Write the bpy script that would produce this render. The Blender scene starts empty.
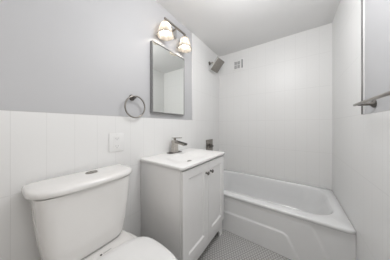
import bpy, bmesh, math, random
from mathutils import Vector, Matrix
random.seed(4)
S = bpy.context.scene
COL = S.collection
PI = math.pi

# ------------------------------------------------------------------ camera
W = 1.392          # room width (left tile face to right tile face)
D = 2.2            # depth of the tiled back wall
H = 2.27           # ceiling height
R0 = -0.85         # wall behind the camera
T = 0.010          # how far the tile stands proud of the painted wall
WT = 1.18          # top of the tile wainscot

cam_d = bpy.data.cameras.new('camera')
cam = bpy.data.objects.new('camera', cam_d); COL.objects.link(cam)
cam.location = (1.0485, 0.0, 1.11)
cam.rotation_euler = (PI / 2, 0, math.radians(35.15))
cam_d.sensor_width = 36
cam_d.lens = 142 / 390 * 36
cam_d.shift_y = -4.5 / 390
cam_d.clip_start = 0.02
S.camera = cam

# ------------------------------------------------------------------ world, lights, exposure
wd = bpy.data.worlds.new('world'); S.world = wd; wd.use_nodes = True
wd.node_tree.nodes['Background'].inputs[0].default_value = (0.9, 0.95, 1, 1)
wd.node_tree.nodes['Background'].inputs[1].default_value = 0.1

def area(name, loc, rot, sx, sy, power, col):
    l = bpy.data.lights.new(name, 'AREA'); l.shape = 'RECTANGLE'
    l.size = sx; l.size_y = sy; l.energy = power; l.color = col
    o = bpy.data.objects.new(name, l); COL.objects.link(o)
    o.location = loc; o.rotation_euler = rot
    return o
def point(name, loc, rad, power, col):
    l = bpy.data.lights.new(name, 'POINT'); l.energy = power; l.shadow_soft_size = rad; l.color = col
    o = bpy.data.objects.new(name, l); COL.objects.link(o); o.location = loc
point('ceiling_lamp', (0.90, 0.86, 2.05), 0.16, 18.0, (1.0, 0.998, 1.0))
point('fill_light', (1.05, 0.10, 1.50), 0.20, 7.0, (1.0, 0.985, 0.96))  # added fill light just above the camera, no fixture there
area('doorway_light', (0.82, R0 - 0.15, 1.0), (-PI / 2, 0, PI), 0.78, 1.9, 3.3, (1.0, 0.90, 0.79))
BULB_GLOW = 34.0

S.view_settings.view_transform = 'Standard'
S.view_settings.look = 'None'
S.view_settings.gamma = 1
S.view_settings.use_curve_mapping = False
S.view_settings.exposure = 0.10

# ------------------------------------------------------------------ materials
def nt(name):
    m = bpy.data.materials.new(name); m.use_nodes = True
    return m, m.node_tree.nodes, m.node_tree.links, m.node_tree.nodes['Principled BSDF']

def simple(name, col, rough=0.5, metal=0.0, coat=0.0, var=0.015, scale=12.0, bump=0.0, bscale=200.0):
    """principled with a faint procedural mottling and optional fine bump"""
    m, N, L, b = nt(name)
    tc = N.new('ShaderNodeTexCoord')
    n = N.new('ShaderNodeTexNoise'); n.inputs['Scale'].default_value = scale; n.inputs['Detail'].default_value = 3
    L.new(tc.outputs['Object'], n.inputs['Vector'])
    r = N.new('ShaderNodeValToRGB')
    r.color_ramp.elements[0].position = 0.3; r.color_ramp.elements[1].position = 0.7
    r.color_ramp.elements[0].color = tuple(max(0, c - var) for c in col) + (1,)
    r.color_ramp.elements[1].color = tuple(min(1, c + var) for c in col) + (1,)
    L.new(n.outputs['Fac'], r.inputs['Fac']); L.new(r.outputs['Color'], b.inputs['Base Color'])
    b.inputs['Roughness'].default_value = rough; b.inputs['Metallic'].default_value = metal
    b.inputs['Coat Weight'].default_value = coat; b.inputs['Coat Roughness'].default_value = 0.08
    if bump:
        n2 = N.new('ShaderNodeTexNoise'); n2.inputs['Scale'].default_value = bscale
        L.new(tc.outputs['Object'], n2.inputs['Vector'])
        bp = N.new('ShaderNodeBump'); bp.inputs['Strength'].default_value = bump; bp.inputs['Distance'].default_value = 0.002
        L.new(n2.outputs['Fac'], bp.inputs['Height']); L.new(bp.outputs['Normal'], b.inputs['Normal'])
    return m

def math_node(N, L, op, a, b=None):
    n = N.new('ShaderNodeMath'); n.operation = op
    for i, v in enumerate((a, b)):
        if v is None: continue
        if isinstance(v, (int, float)): n.inputs[i].default_value = v
        else: L.new(v, n.inputs[i])
    return n.outputs[0]

def tile_mat(name, axis, u0, uw, z0, zh, col, grout):
    """stacked tall wall tiles: joints every uw along `axis` and every zh in height"""
    m, N, L, b = nt(name)
    tc = N.new('ShaderNodeTexCoord'); sp = N.new('ShaderNodeSeparateXYZ')
    L.new(tc.outputs['Object'], sp.inputs[0])
    def joint(sock, o, step, half):
        q = math_node(N, L, 'SUBTRACT', sock, o)
        q = math_node(N, L, 'DIVIDE', q, step)
        q = math_node(N, L, 'FRACT', math_node(N, L, 'ADD', q, 100.5))
        q = math_node(N, L, 'ABSOLUTE', math_node(N, L, 'SUBTRACT', q, 0.5))
        q = math_node(N, L, 'MULTIPLY', q, step)
        mr = N.new('ShaderNodeMapRange'); mr.interpolation_type = 'SMOOTHSTEP'
        L.new(q, mr.inputs['Value'])
        mr.inputs['From Min'].default_value = half * 0.6; mr.inputs['From Max'].default_value = half * 1.8
        return mr.outputs[0]
    a = joint(sp.outputs[axis], u0, uw, 0.0011)
    c = joint(sp.outputs['Z'], z0, zh, 0.0017)
    f = math_node(N, L, 'MINIMUM', a, c)
    mx = N.new('ShaderNodeMix'); mx.data_type = 'RGBA'
    L.new(f, mx.inputs['Factor'])
    mx.inputs[6].default_value = (*grout, 1); mx.inputs[7].default_value = (*col, 1)
    L.new(mx.outputs[2], b.inputs['Base Color'])
    n = N.new('ShaderNodeTexNoise'); n.inputs['Scale'].default_value = 7
    L.new(tc.outputs['Object'], n.inputs['Vector'])
    hsum = math_node(N, L, 'ADD', f, math_node(N, L, 'MULTIPLY', n.outputs['Fac'], 0.25))
    bp = N.new('ShaderNodeBump'); bp.inputs['Strength'].default_value = 0.2; bp.inputs['Distance'].default_value = 0.0010
    L.new(hsum, bp.inputs['Height']); L.new(bp.outputs['Normal'], b.inputs['Normal'])
    b.inputs['Roughness'].default_value = 0.36
    b.inputs['Specular IOR Level'].default_value = 0.40
    return m

def hex_mat(name, size, col, grout):
    m, N, L, b = nt(name)
    tc = N.new('ShaderNodeTexCoord')
    def vm(op, a, b2=None):
        n = N.new('ShaderNodeVectorMath'); n.operation = op
        for i, v in enumerate((a, b2)):
            if v is None: continue
            if isinstance(v, tuple): n.inputs[i].default_value = v
            else: L.new(v, n.inputs[i])
        return n
    s3 = math.sqrt(3)
    p = vm('MULTIPLY', tc.outputs['Object'], (1 / size, 1 / size, 0)).outputs[0]
    p = vm('ADD', p, (100, 100 * s3, 0)).outputs[0]
    r = (1, s3, 1); hh = (0.5, s3 / 2, 0.0)
    A = vm('SUBTRACT', vm('MODULO', p, r).outputs[0], hh).outputs[0]
    B = vm('SUBTRACT', vm('MODULO', vm('SUBTRACT', p, hh).outputs[0], r).outputs[0], hh).outputs[0]
    la = vm('LENGTH', A).outputs['Value']; lb = vm('LENGTH', B).outputs['Value']
    sel = math_node(N, L, 'LESS_THAN', la, lb)
    mx = N.new('ShaderNodeMix'); mx.data_type = 'VECTOR'
    L.new(sel, mx.inputs['Factor']); L.new(B, mx.inputs[4]); L.new(A, mx.inputs[5])
    g = vm('ABSOLUTE', mx.outputs[1]).outputs[0]
    sp = N.new('ShaderNodeSeparateXYZ'); L.new(g, sp.inputs[0])
    d = math_node(N, L, 'MAXIMUM', sp.outputs['X'],
                  math_node(N, L, 'ADD', math_node(N, L, 'MULTIPLY', sp.outputs['X'], 0.5),
                            math_node(N, L, 'MULTIPLY', sp.outputs['Y'], s3 / 2)))
    mr = N.new('ShaderNodeMapRange'); L.new(d, mr.inputs['Value'])
    mr.inputs['From Min'].default_value = 0.40; mr.inputs['From Max'].default_value = 0.455
    mc = N.new('ShaderNodeMix'); mc.data_type = 'RGBA'; L.new(mr.outputs[0], mc.inputs['Factor'])
    mc.inputs[6].default_value = (*col, 1); mc.inputs[7].default_value = (*grout, 1)
    L.new(mc.outputs[2], b.inputs['Base Color'])
    bp = N.new('ShaderNodeBump'); bp.inputs['Strength'].default_value = 0.5; bp.inputs['Distance'].default_value = 0.001; bp.invert = True
    L.new(mr.outputs[0], bp.inputs['Height']); L.new(bp.outputs['Normal'], b.inputs['Normal'])
    b.inputs['Roughness'].default_value = 0.3
    return m

TILE = (0.80, 0.80, 0.795); GROUT = (0.735, 0.735, 0.73)
M = {}
M['paint'] = simple('grey_wall_paint', (0.51, 0.512, 0.525), 0.55, var=0.006, scale=3, bump=0.05)
M['ceiling'] = simple('ceiling_paint', (0.78, 0.778, 0.776), 0.7, var=0.006, scale=3, bump=0.05)
M['tile_side'] = tile_mat('side_wall_tile', 'Y', 0.044, 0.1145, WT, 0.386, TILE, GROUT)
M['tile_back'] = tile_mat('back_wall_tile', 'X', 0.022, 0.1145, WT, 0.386, TILE, GROUT)
M['hex'] = hex_mat('hexagon_floor_tile', 0.0235, (0.52, 0.515, 0.505), (0.18, 0.178, 0.175))
M['porcelain'] = simple('porcelain', (0.80, 0.79, 0.775), 0.12, coat=0.5, var=0.004)
M['tub'] = simple('tub_enamel', (0.775, 0.78, 0.785), 0.22, coat=0.4, var=0.004)
M['cabinet'] = simple('cabinet_paint', (0.82, 0.815, 0.81), 0.38, var=0.005)
M['quartz'] = simple('vanity_top_white', (0.86, 0.855, 0.845), 0.28, coat=0.0, var=0.012, scale=30)
M['nickel'] = simple('brushed_nickel', (0.33, 0.31, 0.285), 0.28, 1.0, var=0.03, scale=60)
M['nickel_dark'] = simple('satin_nickel_dark', (0.16, 0.15, 0.14), 0.35, 1.0, var=0.03, scale=60)
M['nickel_light'] = simple('brushed_nickel_light', (0.50, 0.475, 0.445), 0.3, 1.0, var=0.05, scale=90)
M['chrome'] = simple('polished_chrome', (0.72, 0.71, 0.70), 0.12, 1.0, var=0.01)
M['alu'] = simple('tile_trim_metal', (0.30, 0.30, 0.30), 0.35, 1.0, var=0.02, scale=80)
M['white_trim'] = simple('white_trim_profile', (0.80, 0.80, 0.80), 0.35, var=0.005)
M['cap'] = simple('grey_tile_profile', (0.50, 0.50, 0.50), 0.45, var=0.01)
M['frame'] = simple('mirror_frame_metal', (0.34, 0.34, 0.335), 0.32, 1.0, var=0.02, scale=80)
M['mirror'] = simple('mirror_silver', (0.91, 0.93, 0.91), 0.02, 1.0, var=0.002)
M['plastic'] = simple('white_plastic', (0.82, 0.82, 0.815), 0.35, var=0.004)
M['plastic_grey'] = simple('grey_plastic', (0.34, 0.34, 0.345), 0.45, var=0.01)
M['dark'] = simple('dark_slot', (0.05, 0.05, 0.05), 0.6, var=0.01)
M['rubber'] = simple('nozzle_rubber', (0.26, 0.25, 0.235), 0.5, var=0.02, scale=200)
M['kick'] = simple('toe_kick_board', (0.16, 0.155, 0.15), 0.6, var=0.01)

def glass_shade():
    m = bpy.data.materials.new('frosted_shade_glass'); m.use_nodes = True
    N, L = m.node_tree.nodes, m.node_tree.links; N.clear()
    out = N.new('ShaderNodeOutputMaterial')
    tc = N.new('ShaderNodeTexCoord'); n = N.new('ShaderNodeTexNoise'); n.inputs['Scale'].default_value = 14; n.inputs['Detail'].default_value = 4
    n.inputs['Distortion'].default_value = 1.2
    L.new(tc.outputs['Object'], n.inputs['Vector'])
    r = N.new('ShaderNodeValToRGB'); r.color_ramp.elements[0].position = 0.35; r.color_ramp.elements[1].position = 0.68
    r.color_ramp.elements[0].color = (0.50, 0.47, 0.43, 1); r.color_ramp.elements[1].color = (0.68, 0.66, 0.63, 1)
    L.new(n.outputs['Fac'], r.inputs['Fac'])
    t = N.new('ShaderNodeBsdfTranslucent'); d = N.new('ShaderNodeBsdfDiffuse'); g = N.new('ShaderNodeBsdfGlossy')
    g.inputs['Roughness'].default_value = 0.15
    L.new(r.outputs['Color'], t.inputs['Color']); L.new(r.outputs['Color'], d.inputs['Color'])
    m1 = N.new('ShaderNodeMixShader'); m1.inputs[0].default_value = 0.4
    L.new(t.outputs[0], m1.inputs[1]); L.new(d.outputs[0], m1.inputs[2])
    m2 = N.new('ShaderNodeMixShader'); m2.inputs[0].default_value = 0.05
    L.new(m1.outputs[0], m2.inputs[1]); L.new(g.outputs[0], m2.inputs[2])
    L.new(m2.outputs[0], out.inputs['Surface'])
    return m
M['shade'] = glass_shade()
def emitter(name, col, s):
    m = bpy.data.materials.new(name); m.use_nodes = True
    N, L = m.node_tree.nodes, m.node_tree.links; b = N['Principled BSDF']
    b.inputs['Base Color'].default_value = (*col, 1)
    b.inputs['Emission Color'].default_value = (*col, 1); b.inputs['Emission Strength'].default_value = s
    return m
M['bulb'] = emitter('warm_bulb', (1.0, 0.92, 0.82), BULB_GLOW)

# ------------------------------------------------------------------ mesh helpers
def obj(name, bm, mat, parent=None, smooth=True, angle=35, loc=None):
    bmesh.ops.recalc_face_normals(bm, faces=bm.faces[:])
    me = bpy.data.meshes.new(name); bm.to_mesh(me); bm.free()
    me.materials.append(mat)
    if smooth:
        for p in me.polygons: p.use_smooth = True
        try: me.set_sharp_from_angle(angle=math.radians(angle))
        except Exception: pass
    o = bpy.data.objects.new(name, me); COL.objects.link(o)
    if loc: o.location = loc
    if parent: o.parent = parent
    return o

def thing(name, label, cat, loc=(0, 0, 0), group=None):
    o = bpy.data.objects.new(name, None); COL.objects.link(o)
    o.empty_display_size = 0.05; o.location = loc
    o['label'] = label; o['category'] = cat
    if group: o['group'] = group
    return o

def struct(name, bm, mat, **k):
    o = obj(name, bm, mat, **k); o['kind'] = 'structure'; return o

def box(bm, x0, x1, y0, y1, z0, z1, bev=0.0, seg=2):
    b2 = bmesh.new()
    bmesh.ops.create_cube(b2, size=1)
    for v in b2.verts:
        v.co = Vector(((x0 + x1) / 2 + v.co.x * (x1 - x0), (y0 + y1) / 2 + v.co.y * (y1 - y0), (z0 + z1) / 2 + v.co.z * (z1 - z0)))
    if bev: bmesh.ops.bevel(b2, geom=b2.edges[:], offset=bev, segments=seg, affect='EDGES', profile=0.5)
    merge(bm, b2)

def merge(bm, b2, mat=None):
    if mat is not None: b2.transform(mat)
    me = bpy.data.meshes.new('tmp'); b2.to_mesh(me); b2.free(); bm.from_mesh(me); bpy.data.meshes.remove(me)

def B(*a, **k):
    bm = bmesh.new(); box(bm, *a, **k); return bm

def loft(bm, loops, cap0=True, cap1=True):
    rows = [[bm.verts.new(p) for p in l] for l in loops]
    n = len(rows[0])
    for a, b in zip(rows, rows[1:]):
        for i in range(n):
            j = (i + 1) % n
            bm.faces.new((a[i], a[j], b[j], b[i]))
    if cap0: bm.faces.new(rows[0][::-1])
    if cap1: bm.faces.new(rows[-1])

def frame_of(d):
    d = Vector(d).normalized()
    u = d.cross(Vector((0, 0, 1)))
    if u.length < 1e-4: u = Vector((1, 0, 0))
    u.normalize(); return d, u, d.cross(u).normalized()

def lathe(bm, prof, origin, axis=(0, 0, 1), n=32, cap0=True, cap1=True):
    """prof: list of (radius, distance along axis)"""
    d, u, v = frame_of(axis); o = Vector(origin)
    loft(bm, [[o + d * h + (u * math.cos(2 * PI * k / n) + v * math.sin(2 * PI * k / n)) * r for k in range(n)] for r, h in prof], cap0, cap1)

def tube(bm, p, q, r, n=20, bev=0.0):
    p, q = Vector(p), Vector(q); ln = (q - p).length
    b = min(bev, r * .9, ln * .4)
    prof = [(r, 0), (r, ln)] if not b else [(r - b, 0), (r - b * .3, b * .3), (r, b), (r, ln - b), (r - b * .3, ln - b * .3), (r - b, ln)]
    lathe(bm, prof, p, q - p, n)

def sgnpow(c, e): return math.copysign(abs(c) ** e, c)

def dshape(xb, xm, xf, cy, hw, z, nb=8.0, nf=3.0, n=72):
    """D-shaped loop: square-ish towards the wall (xb), rounded towards the room (xf)"""
    pts = []
    for k in range(n):
        a = 2 * PI * k / n
        c, s = math.cos(a), math.sin(a)
        e = nf if s >= 0 else nb
        y = cy + hw * sgnpow(c, 2 / e)
        x = xm + ((xf - xm) if s >= 0 else (xm - xb)) * sgnpow(s, 2 / e)
        pts.append((x, y, z))
    return pts

# ------------------------------------------------------------------ the room
struct('floor', B(-0.15, W + 0.15, R0 - 0.1, D + 0.15, -0.1, 0), M['hex'], smooth=False)
struct('ceiling', B(-0.15, W + 0.15, R0 - 0.1, D + 0.15, H, H + 0.1), M['ceiling'], smooth=False)
wl = struct('wall_left', B(-0.15, -T, R0, D + 0.15, 0, H), M['paint'], smooth=False)
wr = struct('wall_right', B(W + T, W + 0.15, R0, D + 0.15, 0, H), M['paint'], smooth=False)
wb = struct('wall_back', B(-T, W + T, D + T, D + 0.15, 0, H), M['paint'], smooth=False)
bm = B(-T, 0.42, R0 - 0.1, R0, 0, H); box(bm, 1.22, W + T, R0 - 0.1, R0, 0, H); box(bm, 0.42, 1.22, R0 - 0.1, R0, 2.03, H)
struct('wall_rear', bm, M['paint'], smooth=False)      # behind the camera, with the open doorway

YL, YR = 1.445, 1.337     # where the full-height tub surround begins on the left / right wall
def lshape(x0, x1, ys):
    """wainscot + full height surround in one slab"""
    bm = bmesh.new()
    poly = [(R0, 0), (D, 0), (D, H), (ys, H), (ys, WT), (R0, WT)]
    a = [bm.verts.new((x0, y, z)) for y, z in poly]; b = [bm.verts.new((x1, y, z)) for y, z in poly]
    bm.faces.new(a); bm.faces.new(b[::-1])
    for i in range(6):
        j = (i + 1) % 6; bm.faces.new((a[i], b[i], b[j], a[j]))
    return bm
obj('wall_tile', lshape(-T, 0, YL), M['tile_side'], wl, smooth=False)
obj('wall_tile', lshape(W, W + T, YR), M['tile_side'], wr, smooth=False)
obj('wall_tile', B(0, W, D, D + T, 0, H), M['tile_back'], wb, smooth=False)
obj('edge_trim', B(-T, 0.0015, YL - 0.014, YL, WT, H, bev=0.002), M['white_trim'], wl)
bm = bmesh.new()
box(bm, W - 0.003, W + T, YR - 0.006, YR, WT, H, bev=0.001)
obj('metal_edge_trim', bm, M['alu'], wr)
obj('white_strip', B(W + 0.004, W + T, YR - 0.016, YR - 0.006, WT + .001, H, bev=0.002), M['white_trim'], wr)  # narrow white strip along the metal trim
for x0, x1, y1, w in ((-T, 0.0008, YL - 0.005, wl), (W - 0.0008, W + T, YR - 0.006, wr)):
    o = obj('wainscot_cap', B(x0, x1, R0, y1, WT - 0.0035, WT + 0.0005), M['cap'], w, smooth=False); o['label'] = 'thin grey profile on top of the wainscot'

# ------------------------------------------------------------------ bathtub
def tub():
    X0, X1, Y0, Y1, Z = 0.002, W - 0.002, 1.41, D - 0.002, 0.39
    t = thing('bathtub', 'white alcove bathtub with stepped apron along the tiled back wall', 'bathtub', ((X0 + X1) / 2, Y0 + 0.1, 0))
    inv = Matrix.Translation(-t.location)
    # --- rim and basin
    n = 128
    def rect(x0, x1, y0, y1, r, z):
        """rounded rectangle sampled by angle so loops line up"""
        cx, cy, hx, hy = (x0 + x1) / 2, (y0 + y1) / 2, (x1 - x0) / 2, (y1 - y0) / 2
        pts = []
        for k in range(n):
            a = 2 * PI * (k + .5) / n
            dx, dy = math.cos(a) * hx, math.sin(a) * hy
            # ray out of centre onto a rounded box (bisection)
            lo, hi = 0.0, 2.0
            for _ in range(40):
                s = (lo + hi) / 2
                qx, qy = abs(dx * s) - (hx - r), abs(dy * s) - (hy - r)
                sd = math.hypot(max(qx, 0), max(qy, 0)) + min(max(qx, qy), 0) - r
                if sd > 0: hi = s
                else: lo = s
            pts.append((cx + dx * lo, cy + dy * lo, z))
        return pts
    bm = bmesh.new()
    loops = [rect(X0, X1, Y0 + .0235, Y1, .006, Z - .034), rect(X0, X1, Y0 + .008, Y1, .006, Z - .031), rect(X0, X1, Y0 + .001, Y1, .006, Z - .024), rect(X0, X1, Y0, Y1, .006, Z - .010), rect(X0 + .001, X1 - .001, Y0 + .003, Y1 - .001, .006, Z - .003),
             rect(X0 + .003, X1 - .003, Y0 + .010, Y1 - .003, .008, Z),
             rect(X0 + .070, X1 - .058, Y0 + .088, Y1 - .036, .20, Z),
             rect(X0 + .076, X1 - .068, Y0 + .094, Y1 - .044, .196, Z - .003),
             rect(X0 + .084, X1 - .078, Y0 + .101, Y1 - .049, .19, Z - .014),
             rect(X0 + .092, X1 - .092, Y0 + .106, Y1 - .056, .18, Z - .05),
             rect(X0 + .105, X1 - .135, Y0 + .115, Y1 - .070, .165, Z - .16),
             rect(X0 + .120, X1 - .185, Y0 + .130, Y1 - .085, .14, Z - .26),
             rect(X0 + .140, X1 - .215, Y0 + .150, Y1 - .105, .11, Z - .295),
             rect(X0 + .185, X1 - .270, Y0 + .195, Y1 - .150, .070, Z - .31)]
    loft(bm, loops, cap0=False)
    bm.transform(inv)
    obj('basin', bm, M['tub'], t, angle=60)
    # --- apron: height field of nested stepped panels
    def panel(x, z, xl, xr, zt, slope, r=.03):
        """signed distance-like value of a wide panel open at the floor with slanting ends (negative inside)"""
        # slanting right end: at zt it is xr, lower it moves outward
        dr = (x - (xr + (zt - z) * slope)) / math.hypot(1, slope)
        dl = ((xl - (zt - z) * slope) - x) / math.hypot(1, slope)
        dt = z - zt
        m = max(dl, dr)
        a, b = m + r, dt + r
        return min(max(a, b), 0) + math.hypot(max(a, 0), max(b, 0)) - r
    def sm(v, w):
        u = max(0, min(1, .5 - v / w)); return u * u * (3 - 2 * u)
    nx, nz = 260, 80
    bm = bmesh.new(); g = []
    for j in range(nz + 1):
        z = 0.001 + (Z - .033) * j / nz
        row = []
        for i in range(nx + 1):
            x = X0 + (X1 - X0) * i / nx
            y = Y0 + .024 - .022 * sm(z - (Z - .055), .05) * 0
            y -= .008 * sm(panel(x, z, .245, 1.145, .335, .50), .024)
            y -= .009 * sm(panel(x, z, .405, .985, .197, .50), .020)
            row.append(bm.verts.new((x, y, z)))
        g.append(row)
    back = [[bm.verts.new((X0 + (X1 - X0) * i / nx, Y0 + .05, 0.001 + (Z - .033) * j / nz)) for i in (0, nx)] for j in (0, nz)]
    for j in range(nz):
        for i in range(nx):
            bm.faces.new((g[j][i], g[j][i + 1], g[j + 1][i + 1], g[j + 1][i]))
    for row, bk in ((g[0], back[0]), (g[nz], back[1])):
        bm.faces.new(row + [bk[1], bk[0]])
    bm.faces.new([r[0] for r in g] + [back[1][0], back[0][0]])
    bm.faces.new([r[nx] for r in g] + [back[1][1], back[0][1]])
    bm.faces.new((back[0][0], back[0][1], back[1][1], back[1][0]))
    bm.transform(inv)
    obj('apron', bm, M['tub'], t, angle=60)
    # overflow plate and drain inside the basin
    bm = bmesh.new(); lathe(bm, [(.036, 0), (.036, .004), (.030, .008), (.0, .009)], (X0 + .101, 1.80, .26), (1, 0, .15), 28, True, False)
    bm.transform(inv); o = obj('overflow_plate', bm, M['nickel'], t); o['label'] = 'brushed metal overflow plate'
    bm = bmesh.new(); lathe(bm, [(.032, 0), (.032, .003), (.026, .005), (.02, .004)], (X0 + .26, 1.80, .0805), (0, 0, 1), 28)
    bm.transform(inv); o = obj('drain', bm, M['nickel'], t); o['label'] = 'brushed metal drain'
tub()

# ------------------------------------------------------------------ vanity cabinet
VY0, VY1, VZ = 0.704, 1.357, 0.819
def vanity():
    t = thing('vanity_cabinet', 'white two door shaker vanity cabinet between the toilet and the bathtub', 'cabinet', (0.22, (VY0 + VY1) / 2, 0))
    inv = Matrix.Translation(-t.location)
    XF = 0.435
    bm = bmesh.new()
    box(bm, 0.003, 0.421, VY0, VY0 + .016, 0.0, VZ, bev=.0012)              # left gable
    box(bm, 0.003, 0.421, VY1 - .016, VY1, 0.0, VZ, bev=.0012)              # right gable
    box(bm, 0.003, 0.421, VY0 + .016, VY1 - .016, 0.085, 0.10)              # bottom
    box(bm, 0.003, 0.012, VY0 + .016, VY1 - .016, 0.10, VZ)                 # back
    bm.transform(inv); obj('body', bm, M['cabinet'], t)
    # face frame with feet: stiles to the floor, rails, curved bottom rail
    bm = bmesh.new()
    poly = [(VY0, 0.0), (VY0 + .055, 0.0), (VY0 + .062, .045), (VY0 + .085, .078), (VY1 - .085, .078), (VY1 - .062, .045), (VY1 - .055, 0.0), (VY1, 0.0), (VY1, .155), (VY0, .155)]
    a = [bm.verts.new((.421, y, z)) for y, z in poly]; b = [bm.verts.new((XF, y, z)) for y, z in poly]
    bm.faces.new(a[::-1]); bm.faces.new(b)
    for i in range(len(poly)):
        j = (i + 1) % len(poly); bm.faces.new((a[i], a[j], b[j], b[i]))
    box(bm, .421, XF, VY0, VY0 + .03, .155, VZ); box(bm, .421, XF, VY1 - .03, VY1, .155, VZ)
    box(bm, .421, XF, VY0 + .03, VY1 - .03, VZ - .03, VZ)
    bm.transform(inv); obj('face_frame', bm, M['cabinet'], t, smooth=False)
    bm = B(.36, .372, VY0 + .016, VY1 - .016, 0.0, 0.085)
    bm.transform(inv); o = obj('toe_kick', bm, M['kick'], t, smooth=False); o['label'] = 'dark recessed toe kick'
    mid = 1.0375
    for y0, y1, ky in ((VY0 + .004, mid - .0015, .998), (mid + .0015, VY1 - .004, 1.069)):
        z0, z1 = .160, VZ - .012
        sw = .062
        bm = bmesh.new()
        x0, x1 = XF + .001, XF + .020
        # shaker door: bevelled frame ring lofted around a recessed panel
        def ring(i, x): return [(x, y0 + i, z0 + i), (x, y1 - i, z0 + i), (x, y1 - i, z1 - i), (x, y0 + i, z1 - i)]
        loft(bm, [ring(0, x0), ring(0, x1 - .002), ring(.002, x1), ring(sw, x1), ring(sw + .009, x1 - .009), ring(sw + .010, x1 - .009)])
        bm.transform(inv); d = obj('door', bm, M['cabinet'], t, smooth=False)
        bm = bmesh.new()
        lathe(bm, [(.008, 0), (.0065, .004), (.0055, .012), (.0105, .017), (.0145, .021), (.0145, .025), (.012, .029), (.005, .031)], (x1, ky, .724), (1, 0, 0), 24)
        bm.transform(inv); k = obj('knob', bm, M['nickel_dark'], d); k['label'] = 'round dark nickel knob'
vanity()

def vanity_top():
    x0, x1, y0, y1, z0, z1 = 0.002, 0.467, 0.690, 1.365, VZ + .0005, 0.840
    t = thing('sink', 'white rectangular sink top with a shallow basin on the vanity cabinet', 'sink', (0.23, 1.03, z0))
    inv = Matrix.Translation(-t.location)
    n = 96
    cx, cy = .265, 1.0275
    def rr(hx, hy, r, z, ox=0):
        pts = []
        for k in range(n):
            a = 2 * PI * (k + .5) / n
            dx, dy = math.cos(a) * hx, math.sin(a) * hy
            lo, hi = 0., 2.
            for _ in range(40):
                s = (lo + hi) / 2
                qx, qy = abs(dx * s) - (hx - r), abs(dy * s) - (hy - r)
                sd = math.hypot(max(qx, 0), max(qy, 0)) + min(max(qx, qy), 0) - r
                if sd > 0: hi = s
                else: lo = s
            pts.append((ox + dx * lo, cy + dy * lo, z))
        return pts
    ex, ey, ec = (x1 - x0) / 2, (y1 - y0) / 2, (x0 + x1) / 2
    bm = bmesh.new()
    loft(bm, [rr(ex - .004, ey - .004, .004, z0, ec), rr(ex - .0015, ey - .0015, .004, z0 + .001, ec), rr(ex, ey, .004, z0 + .004, ec), rr(ex, ey, .004, z1 - .004, ec),
              rr(ex - .0015, ey - .0015, .004, z1 - .001, ec), rr(ex - .004, ey - .004, .004, z1, ec),
              rr(.135, .225, .09, z1, cx + .01), rr(.130, .220, .088, z1 - .0012, cx + .01), rr(.122, .211, .085, z1 - .004, cx + .01)], cap0=False, cap1=False)
    bm.transform(inv); obj('slab', bm, M['quartz'], t, angle=50)
    bm = bmesh.new()
    loft(bm, [rr(.122, .211, .085, z1 - .004, cx + .01), rr(.106, .193, .08, z1 - .014, cx + .01), rr(.086, .168, .07, z1 - .029, cx + .01), rr(.064, .135, .06, z1 - .043, cx + .008), rr(.045, .09, .042, z1 - .051, cx + .005), rr(.028, .04, .028, z1 - .054, cx)], cap0=False)
    bm.transform(inv); obj('basin', bm, M['quartz'], t, angle=60)
    bm = bmesh.new(); lathe(bm, [(.022, 0), (.022, .003), (.016, .005), (.012, .003)], (cx, cy, z1 - .0538), (0, 0, 1), 24)
    bm.transform(inv); o = obj('drain', bm, M['nickel'], t); o['label'] = 'round metal drain'
vanity_top()

def faucet():
    z = 0.8405; cy = 1.045
    t = thing('faucet', 'brushed nickel waterfall faucet with flat lever on the white sink top', 'faucet', (.062, cy, z))
    inv = Matrix.Translation(-t.location)
    def P(name, bm, mat=M['nickel'], **k):
        bm.transform(inv); return obj(name, bm, mat, t, **k)
    P('base_plate', B(.033, .092, cy - .080, cy + .080, z, z + .006, bev=.002), M['nickel_dark'])
    # tapering square column, leaning slightly forward
    bm = bmesh.new()
    def sq(x0, x1, hy, zz, c=.004):
        return [(x0 + c, cy - hy, zz), (x1 - c, cy - hy, zz), (x1, cy - hy + c, zz), (x1, cy + hy - c, zz), (x1 - c, cy + hy, zz), (x0 + c, cy + hy, zz), (x0, cy + hy - c, zz), (x0, cy - hy + c, zz)]
    loft(bm, [sq(.038, .090, .032, z + .006), sq(.042, .088, .028, z + .05), sq(.044, .090, .026, z + .095), sq(.042, .094, .028, z + .112), sq(.046, .088, .024, z + .122)])
    P('body', bm, M['nickel_light'])
    # waterfall spout: open trough sloping down into the room
    bm = bmesh.new()
    b2 = bmesh.new()
    box(b2, 0, .118, -.026, .026, -.010, -.006); box(b2, 0, .118, -.026, -.022, -.006, .008); box(b2, 0, .118, .022, .026, -.006, .008)
    merge(bm, b2, Matrix.Translation((.088, cy, z + .108)) @ Matrix.Rotation(math.radians(9), 4, 'Y'))
    s = P('spout', bm, smooth=False)
    b2 = B(0.002, .112, -.0215, .0215, -.0055, -.002)
    b2.transform(inv @ Matrix.Translation((.088, cy, z + .108)) @ Matrix.Rotation(math.radians(9), 4, 'Y'))
    o = obj('trough', b2, M['dark'], s, smooth=False); o['label'] = 'dark channel of the spout'
    bm = bmesh.new(); lathe(bm, [(.013, 0), (.013, .018), (.010, .022)], (.066, cy, z + .121), (0, 0, 1), 20)
    P('stem', bm)
    bm = bmesh.new(); b2 = B(-.024, .085, -.017, .017, 0, .007, bev=.002)
    merge(bm, b2, Matrix.Translation((.062, cy, z + .142)) @ Matrix.Rotation(math.radians(-3), 4, 'Y'))
    P('lever', bm)
faucet()

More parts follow.
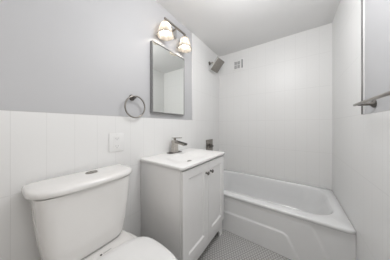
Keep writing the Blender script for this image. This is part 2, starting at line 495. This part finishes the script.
# ------------------------------------------------------------------ toilet
def toilet():
    CY = 0.305
    t = thing('toilet', 'white two piece toilet with closed seat under the wall outlet', 'toilet', (0.30, CY, 0))
    inv = Matrix.Translation(-t.location)
    def P(name, bm, mat=M['porcelain'], parent=None, **k):
        bm.transform(inv); return obj(name, bm, mat, parent or t, **k)
    # pedestal and bowl
    bm = bmesh.new()
    def egg(xb, xm, xf, hw, z, nb=3.5, nf=2.3): return dshape(xb, xm, xf, CY, hw, z, nb, nf)
    loft(bm, [egg(.10, .30, .60, .115, 0.0), egg(.10, .30, .60, .120, .012), egg(.105, .30, .585, .112, .05), egg(.10, .30, .58, .112, .16), egg(.085, .33, .62, .135, .24),
              egg(.06, .40, .69, .185, .33), egg(.045, .43, .715, .205, .385), egg(.04, .44, .722, .212, .415), egg(.042, .44, .720, .210, .424), egg(.06, .44, .70, .195, .426)])
    P('bowl', bm, angle=60)
    # deck the tank stands on
    bm = bmesh.new()
    def dk(i, z): return dshape(.060 + i, .20, .292 - i, CY, .180 - i, z, 2.6, 9)
    loft(bm, [dk(.03, .385), dk(.004, .420), dk(0, .4275), dk(0, .440), dk(.004, .4445), dk(.012, .446)])
    P('deck', bm, angle=60)
    # seat + lid
    bm = bmesh.new()
    def st(i, z): return dshape(.268 + i, .456, .742 - i, CY, .226 - i, z, 3.4, 2.25)
    loft(bm, [st(.012, .4275), st(.004, .430), st(.003, .438), st(.006, .4435), st(.012, .4445)])
    P('seat', bm, M['plastic'], angle=60)
    bm = bmesh.new()
    loft(bm, [st(.006, .4465), st(.001, .449), st(0, .455), st(.002, .461), st(.010, .4655), st(.035, .4685), st(.085, .4705), st(.14, .4715)])
    P('seat_lid', bm, M['plastic'], angle=60)
    # brand mark on the deck: a small dark emblem and a thin grey line of lettering
    bm = bmesh.new(); lathe(bm, [(.0055, 0), (.0055, .0006)], (.2365, .318, .4463), (0, 0, 1), 20)
    o = P('emblem', bm, M['dark']); o['label'] = 'small dark round emblem'
    bm = bmesh.new()
    for i in range(7): box(bm, .2335, .2395, .3290 + i * .0056, .3330 + i * .0056, .4463, .4466)
    o = P('lettering', bm, M['plastic_grey'], smooth=False); o['label'] = 'thin grey line of lettering'
    # tank
    bm = bmesh.new()
    def tk(hw, xf, z, i=0): return dshape(.022 + i, .10, xf - i, CY - .005, hw - i + .007, z, 9, 5.5)
    loft(bm, [tk(.135, .175, .4475, .012), tk(.152, .196, .452, .002), tk(.158, .203, .466), tk(.165, .207, .49), tk(.178, .212, .56), tk(.190, .217, .66), tk(.197, .221, .76), tk(.200, .223, .802)])
    P('tank', bm, angle=60)
    bm = bmesh.new()
    def ld(z, i=0, dx=0): return dshape(.014 + i * .3, .085, .240 - i, CY - .002, .231 - i, z, 7, 3.4)
    loft(bm, [ld(.8035, .022), ld(.804, .010), ld(.807, .003), ld(.813, 0), ld(.826, 0), ld(.832, .003), ld(.836, .009), ld(.839, .025), ld(.8415, .07), ld(.842, .11)])
    lid = P('tank_lid', bm, angle=60)
    bm = bmesh.new()
    b2 = bmesh.new(); lathe(b2, [(.030, 0), (.030, .0025), (.0265, .004), (.0255, .0030), (.0, .0034)], (0, 0, 0), (0, 0, 1), 36, True, False)
    merge(bm, b2, Matrix.Translation((.098, .324, .8412)) @ Matrix.Diagonal((.85, 1.0, 1, 1)))
    o = P('flush_button', bm, M['nickel'], lid); o['label'] = 'round metal dual flush button'
    bm = B(.0732, .1228, .3235, .3245, .8440, .8456)
    o = obj('button_split', (bm.transform(inv), bm)[1], M['dark'], lid, smooth=False); o['label'] = 'dark gap between the two flush halves'
toilet()

# ------------------------------------------------------------------ mirror cabinet
def mirror():
    x0, x1, y0, y1, z0, z1 = -T + .0005, .024, .805, 1.249, 1.225, 1.862
    t = thing('wall_mirror', 'rectangular mirror in a thin grey metal frame above the vanity', 'mirror', (x0, (y0 + y1) / 2, z0))
    inv = Matrix.Translation(-t.location)
    bm = bmesh.new()
    def ring(i, x): return [(x, y0 + i, z0 + i), (x, y1 - i, z0 + i), (x, y1 - i, z1 - i), (x, y0 + i, z1 - i)]
    loft(bm, [ring(0, x0), ring(0, x1 - .001), ring(.001, x1), ring(.008, x1), ring(.0085, x1 - .004), ring(.012, x1 - .004)], cap1=False)
    bm.transform(inv); obj('frame', bm, M['frame'], t, smooth=False)
    bm = bmesh.new(); loft(bm, [ring(.0086, x1 - .006), ring(.0086, x1 - .0035), ring(.011, x1 - .003)])
    bm.transform(inv); obj('mirror_glass', bm, M['mirror'], t, smooth=False)
mirror()

# ------------------------------------------------------------------ vanity light
def vanity_light():
    cy, bx, bz = 1.05, .082, 2.085
    t = thing('vanity_light', 'two bulb nickel wall light with frosted bell shades above the mirror', 'wall light', (-T, cy, bz))
    inv = Matrix.Translation(-t.location)
    def P(name, bm, mat, parent=None, **k):
        bm.transform(inv); return obj(name, bm, mat, parent or t, **k)
    P('backplate', B(-T + .0005, .010, cy - .065, cy + .085, 2.035, 2.13, bev=.003), M['chrome'])
    bm = bmesh.new(); tube(bm, (.010, cy + .01, bz - .01), (bx - .008, cy + .01, bz), .009, 16)
    P('arm', bm, M['nickel'])
    P('bar', B(bx - .008, bx + .008, .893, 1.194, bz - .007, bz + .007, bev=.0015), M['nickel'])
    for y in (.905, 1.180):
        bm = bmesh.new()
        lathe(bm, [(.010, 0), (.010, -.012), (.022, -.018), (.027, -.026), (.027, -.048), (.023, -.050)], (bx, y, bz - .007), (0, 0, 1), 28)
        P('socket', bm, M['nickel'])
        # bell glass: fluted, open at the bottom, 2.5 mm thick
        prof = [(.024, -.038), (.033, -.042), (.041, -.052), (.047, -.066), (.052, -.084), (.056, -.102), (.061, -.120), (.067, -.136), (.074, -.150), (.078, -.158)]
        bm = bmesh.new(); n = 72
        loops = []
        for r, z in prof + [(r - .0028, z) for r, z in prof[::-1]]:
            amp = .0014 * max(0, min(1, (-z - .08) / .08))
            loops.append([(bx + math.cos(2 * PI * k / n) * (r + amp * math.cos(2 * PI * k / n * 12)), y + math.sin(2 * PI * k / n) * (r + amp * math.cos(2 * PI * k / n * 12)), bz + z) for k in range(n)])
        loft(bm, loops, False, False)
        sh = P('shade', bm, M['shade'], angle=60); sh['label'] = 'frosted white bell shade, lit'
        bm = bmesh.new()
        lathe(bm, [(.010, .010), (.012, -.004), (.020, -.014), (.026, -.026), (.028, -.038), (.026, -.050), (.019, -.060), (.008, -.065)], (bx, y, bz - .056), (0, 0, 1), 24)
        b = P('bulb', bm, M['bulb'], sh); b['label'] = 'glowing warm bulb'
vanity_light()

# ------------------------------------------------------------------ towel ring, towel bar
def towel_ring():
    cy, z = .632, 1.330
    t = thing('towel_ring', 'round nickel towel ring on the grey wall left of the mirror', 'towel ring', (-T, cy, z))
    inv = Matrix.Translation(-t.location)
    bm = bmesh.new()
    lathe(bm, [(.024, .0005), (.024, .005), (.019, .010), (.010, .014), (.009, .034), (.012, .037), (.012, .047), (.009, .050)], (-T, cy, z), (1, 0, 0), 28)
    bm.transform(inv); obj('post', bm, M['nickel_dark'], t)
    bm = bmesh.new(); R_, r, n, m = .083, .0058, 64, 14
    loops = []
    for k in range(n):
        a = 2 * PI * k / n
        c = Vector((0, math.cos(a), math.sin(a)))
        loops.append([c * (R_ + r * math.cos(2 * PI * q / m)) + Vector((r * math.sin(2 * PI * q / m), 0, 0)) for q in range(m)])
    loft(bm, loops + [loops[0]], False, False)
    bmesh.ops.remove_doubles(bm, verts=bm.verts[:], dist=1e-6)
    bm.transform(Matrix.Translation((.032, cy + .006, z - R_ + .008)) @ Matrix.Rotation(math.radians(4), 4, 'Y'))
    bm.transform(inv); obj('ring', bm, M['nickel'], t)
towel_ring()

def towel_bar():
    z, ya, yb, bx = 1.228, 1.190, .580, W - .062
    t = thing('towel_bar', 'straight nickel towel bar mounted on the right wall', 'towel bar', (W + T, (ya + yb) / 2, z))
    inv = Matrix.Translation(-t.location)
    bm = bmesh.new(); tube(bm, (bx, ya + .012, z), (bx, yb - .012, z), .0075, 20, .003)
    bm.transform(inv); obj('bar', bm, M['nickel'], t)
    for y in (ya - .004, yb + .004):
        bm = bmesh.new(); lathe(bm, [(.022, .0005), (.022, .006), (.018, .011), (.012, .014), (.0085, .020), (.0075, .060), (.0065, .0665)], (W + T, y, z), (-1, 0, 0), 28)
        bm.transform(inv); obj('post', bm, M['nickel_dark'], t)
towel_bar()

# ------------------------------------------------------------------ outlet, vent
def outlet():
    y0, y1, z0, z1 = .457, .561, .924, 1.056
    cy, cz = (y0 + y1) / 2, (z0 + z1) / 2
    t = thing('wall_outlet', 'white electrical outlet in the tiled wall above the toilet tank', 'outlet', (0, cy, cz))
    inv = Matrix.Translation(-t.location)
    bm = B(.0005, .0065, y0, y1, z0, z1, bev=.003); bm.transform(inv)
    obj('cover_plate', bm, M['plastic'], t)
    bm = B(.0066, .0085, cy - .021, cy + .021, cz - .042, cz + .042, bev=.0008); bm.transform(inv)
    f = obj('receptacle', bm, M['plastic'], t, smooth=False)
    for s in (1, -1):
        bm = bmesh.new(); zc = cz + s * .027
        box(bm, .0086, .0090, cy - .009, cy - .0065, zc - .004, zc + .006); box(bm, .0086, .0090, cy + .0065, cy + .009, zc - .004, zc + .005)
        lathe(bm, [(.0028, 0), (.0028, .0004)], (.0086, cy, zc - .009), (1, 0, 0), 12)
        bm.transform(inv); o = obj('socket_holes', bm, M['plastic_grey'], f, smooth=False); o['label'] = 'grey plug slots'
    for s in (1, -1):
        bm = B(.0086, .0098, cy - .012, cy + .012, cz + s * .0065 - .0045, cz + s * .0065 + .0045, bev=.0004); bm.transform(inv)
        o = obj('button', bm, M['plastic'], f, smooth=False)
    for zz in (z0 + .012, z1 - .012):
        bm = bmesh.new(); lathe(bm, [(.0032, 0), (.0030, .0007)], (.0066, cy, zz), (1, 0, 0), 12); bm.transform(inv)
        obj('screw', bm, M['plastic'], t)
outlet()

def vent():
    x0, x1, z0, z1 = .246, .414, 1.972, 2.142
    Y = D - .0005
    t = thing('wall_vent', 'small square white vent high on the tiled back wall', 'vent', ((x0 + x1) / 2, Y, (z0 + z1) / 2))
    inv = Matrix.Translation(-t.location)
    bm = B(x0, x1, Y - .010, Y, z0, z1, bev=.003); bm.transform(inv)
    obj('cover', bm, M['plastic'], t)
    for i in range(2):
        for j in range(2):
            bx, bz = x0 + .022 + i * .048, z0 + .028 + j * .058
            bm = bmesh.new()
            for k in range(5):
                box(bm, bx, bx + .040, Y - .0135, Y - .0102, bz + k * .0102, bz + k * .0102 + .0058)
            bm.transform(inv); o = obj('grille', bm, M['plastic_grey'], t, smooth=False); o['label'] = 'grey louvred opening'
    bm = B(x1 - .034, x1 - .014, Y - .022, Y - .0102, z0 + .022, z1 - .022, bev=.002); bm.transform(inv)
    o = obj('slide', bm, M['plastic_grey'], t, smooth=False); o['label'] = 'grey upright slide'
vent()

# ------------------------------------------------------------------ shower head, shower valve
def shower():
    c = Vector((.104, 1.918, 2.003))
    t = thing('wall_shower', 'square nickel shower head tilted on a short arm by the back corner', 'shower', (0, 1.862, 2.04))
    inv = Matrix.Translation(-t.location)
    rot = Matrix.Rotation(math.radians(-3), 4, 'Z') @ Matrix.Rotation(math.radians(-47), 4, 'Y')      # local -z is the spray direction
    Mx = Matrix.Translation(c) @ rot
    def P(name, bm, mat, parent=None, m=None, **k):
        if m is not None: bm.transform(m)
        bm.transform(inv); return obj(name, bm, mat, parent or t, **k)
    bm = bmesh.new(); lathe(bm, [(.028, .0005), (.028, .004), (.022, .009), (.012, .012)], (0, 1.866, 2.04), (1, 0, 0), 28)
    P('flange', bm, M['nickel_dark'])
    bm = bmesh.new()
    back = Mx @ Vector((0, 0, .026))
    pts = [Vector((.008, 1.866, 2.04)), Vector((.034, 1.872, 2.045)), Vector((.062, 1.892, 2.044)), back]
    for p, q in zip(pts, pts[1:]): tube(bm, p, q, .0105, 16)
    P('arm', bm, M['nickel'])
    bm = bmesh.new(); lathe(bm, [(.020, .008), (.022, .014), (.018, .024), (.013, .032)], (0, 0, 0), (0, 0, 1), 24)
    P('swivel', bm, M['nickel'], m=Mx)
    s = .099
    hd = P('head', B(-s, s, -s, s, -.008, .016, bev=.002), M['chrome'], m=Mx)
    fp = P('spray_plate', B(-s + .006, s - .006, -s + .006, s - .006, -.0105, -.0082, bev=.0008), M['nickel'], hd, m=Mx)
    bm = bmesh.new(); n = 11
    for i in range(n):
        for j in range(n):
            x, y = (i - (n - 1) / 2) * .016, (j - (n - 1) / 2) * .016
            lathe(bm, [(.0032, 0), (.0022, -.003)], (x, y, -.0106), (0, 0, 1), 8)
    o = P('nozzles', bm, M['rubber'], hd, m=Mx); o['kind'] = 'stuff'; o['label'] = 'rows of rubber nozzles'
shower()

def valve():
    y0, y1, z0, z1 = 1.760, 1.955, .715, .902
    cy, cz = (y0 + y1) / 2, (z0 + z1) / 2
    t = thing('shower_valve', 'square nickel shower valve on the tile behind the white sink top', 'shower valve', (0, cy, cz))
    inv = Matrix.Translation(-t.location)
    def P(name, bm, mat, parent=None, **k): bm.transform(inv); return obj(name, bm, mat, parent or t, **k)
    P('escutcheon', B(.0005, .010, y0, y1, z0, z1, bev=.003), M['nickel'])
    bm = bmesh.new(); lathe(bm, [(.034, .010), (.032, .020), (.026, .022), (.024, .050), (.020, .054)], (0, cy, cz), (1, 0, 0), 28)
    P('hub', bm, M['nickel_dark'])
    P('lever', B(.044, .060, cy - .105, cy + .022, cz - .013, cz + .013, bev=.003), M['nickel_dark'])
valve()
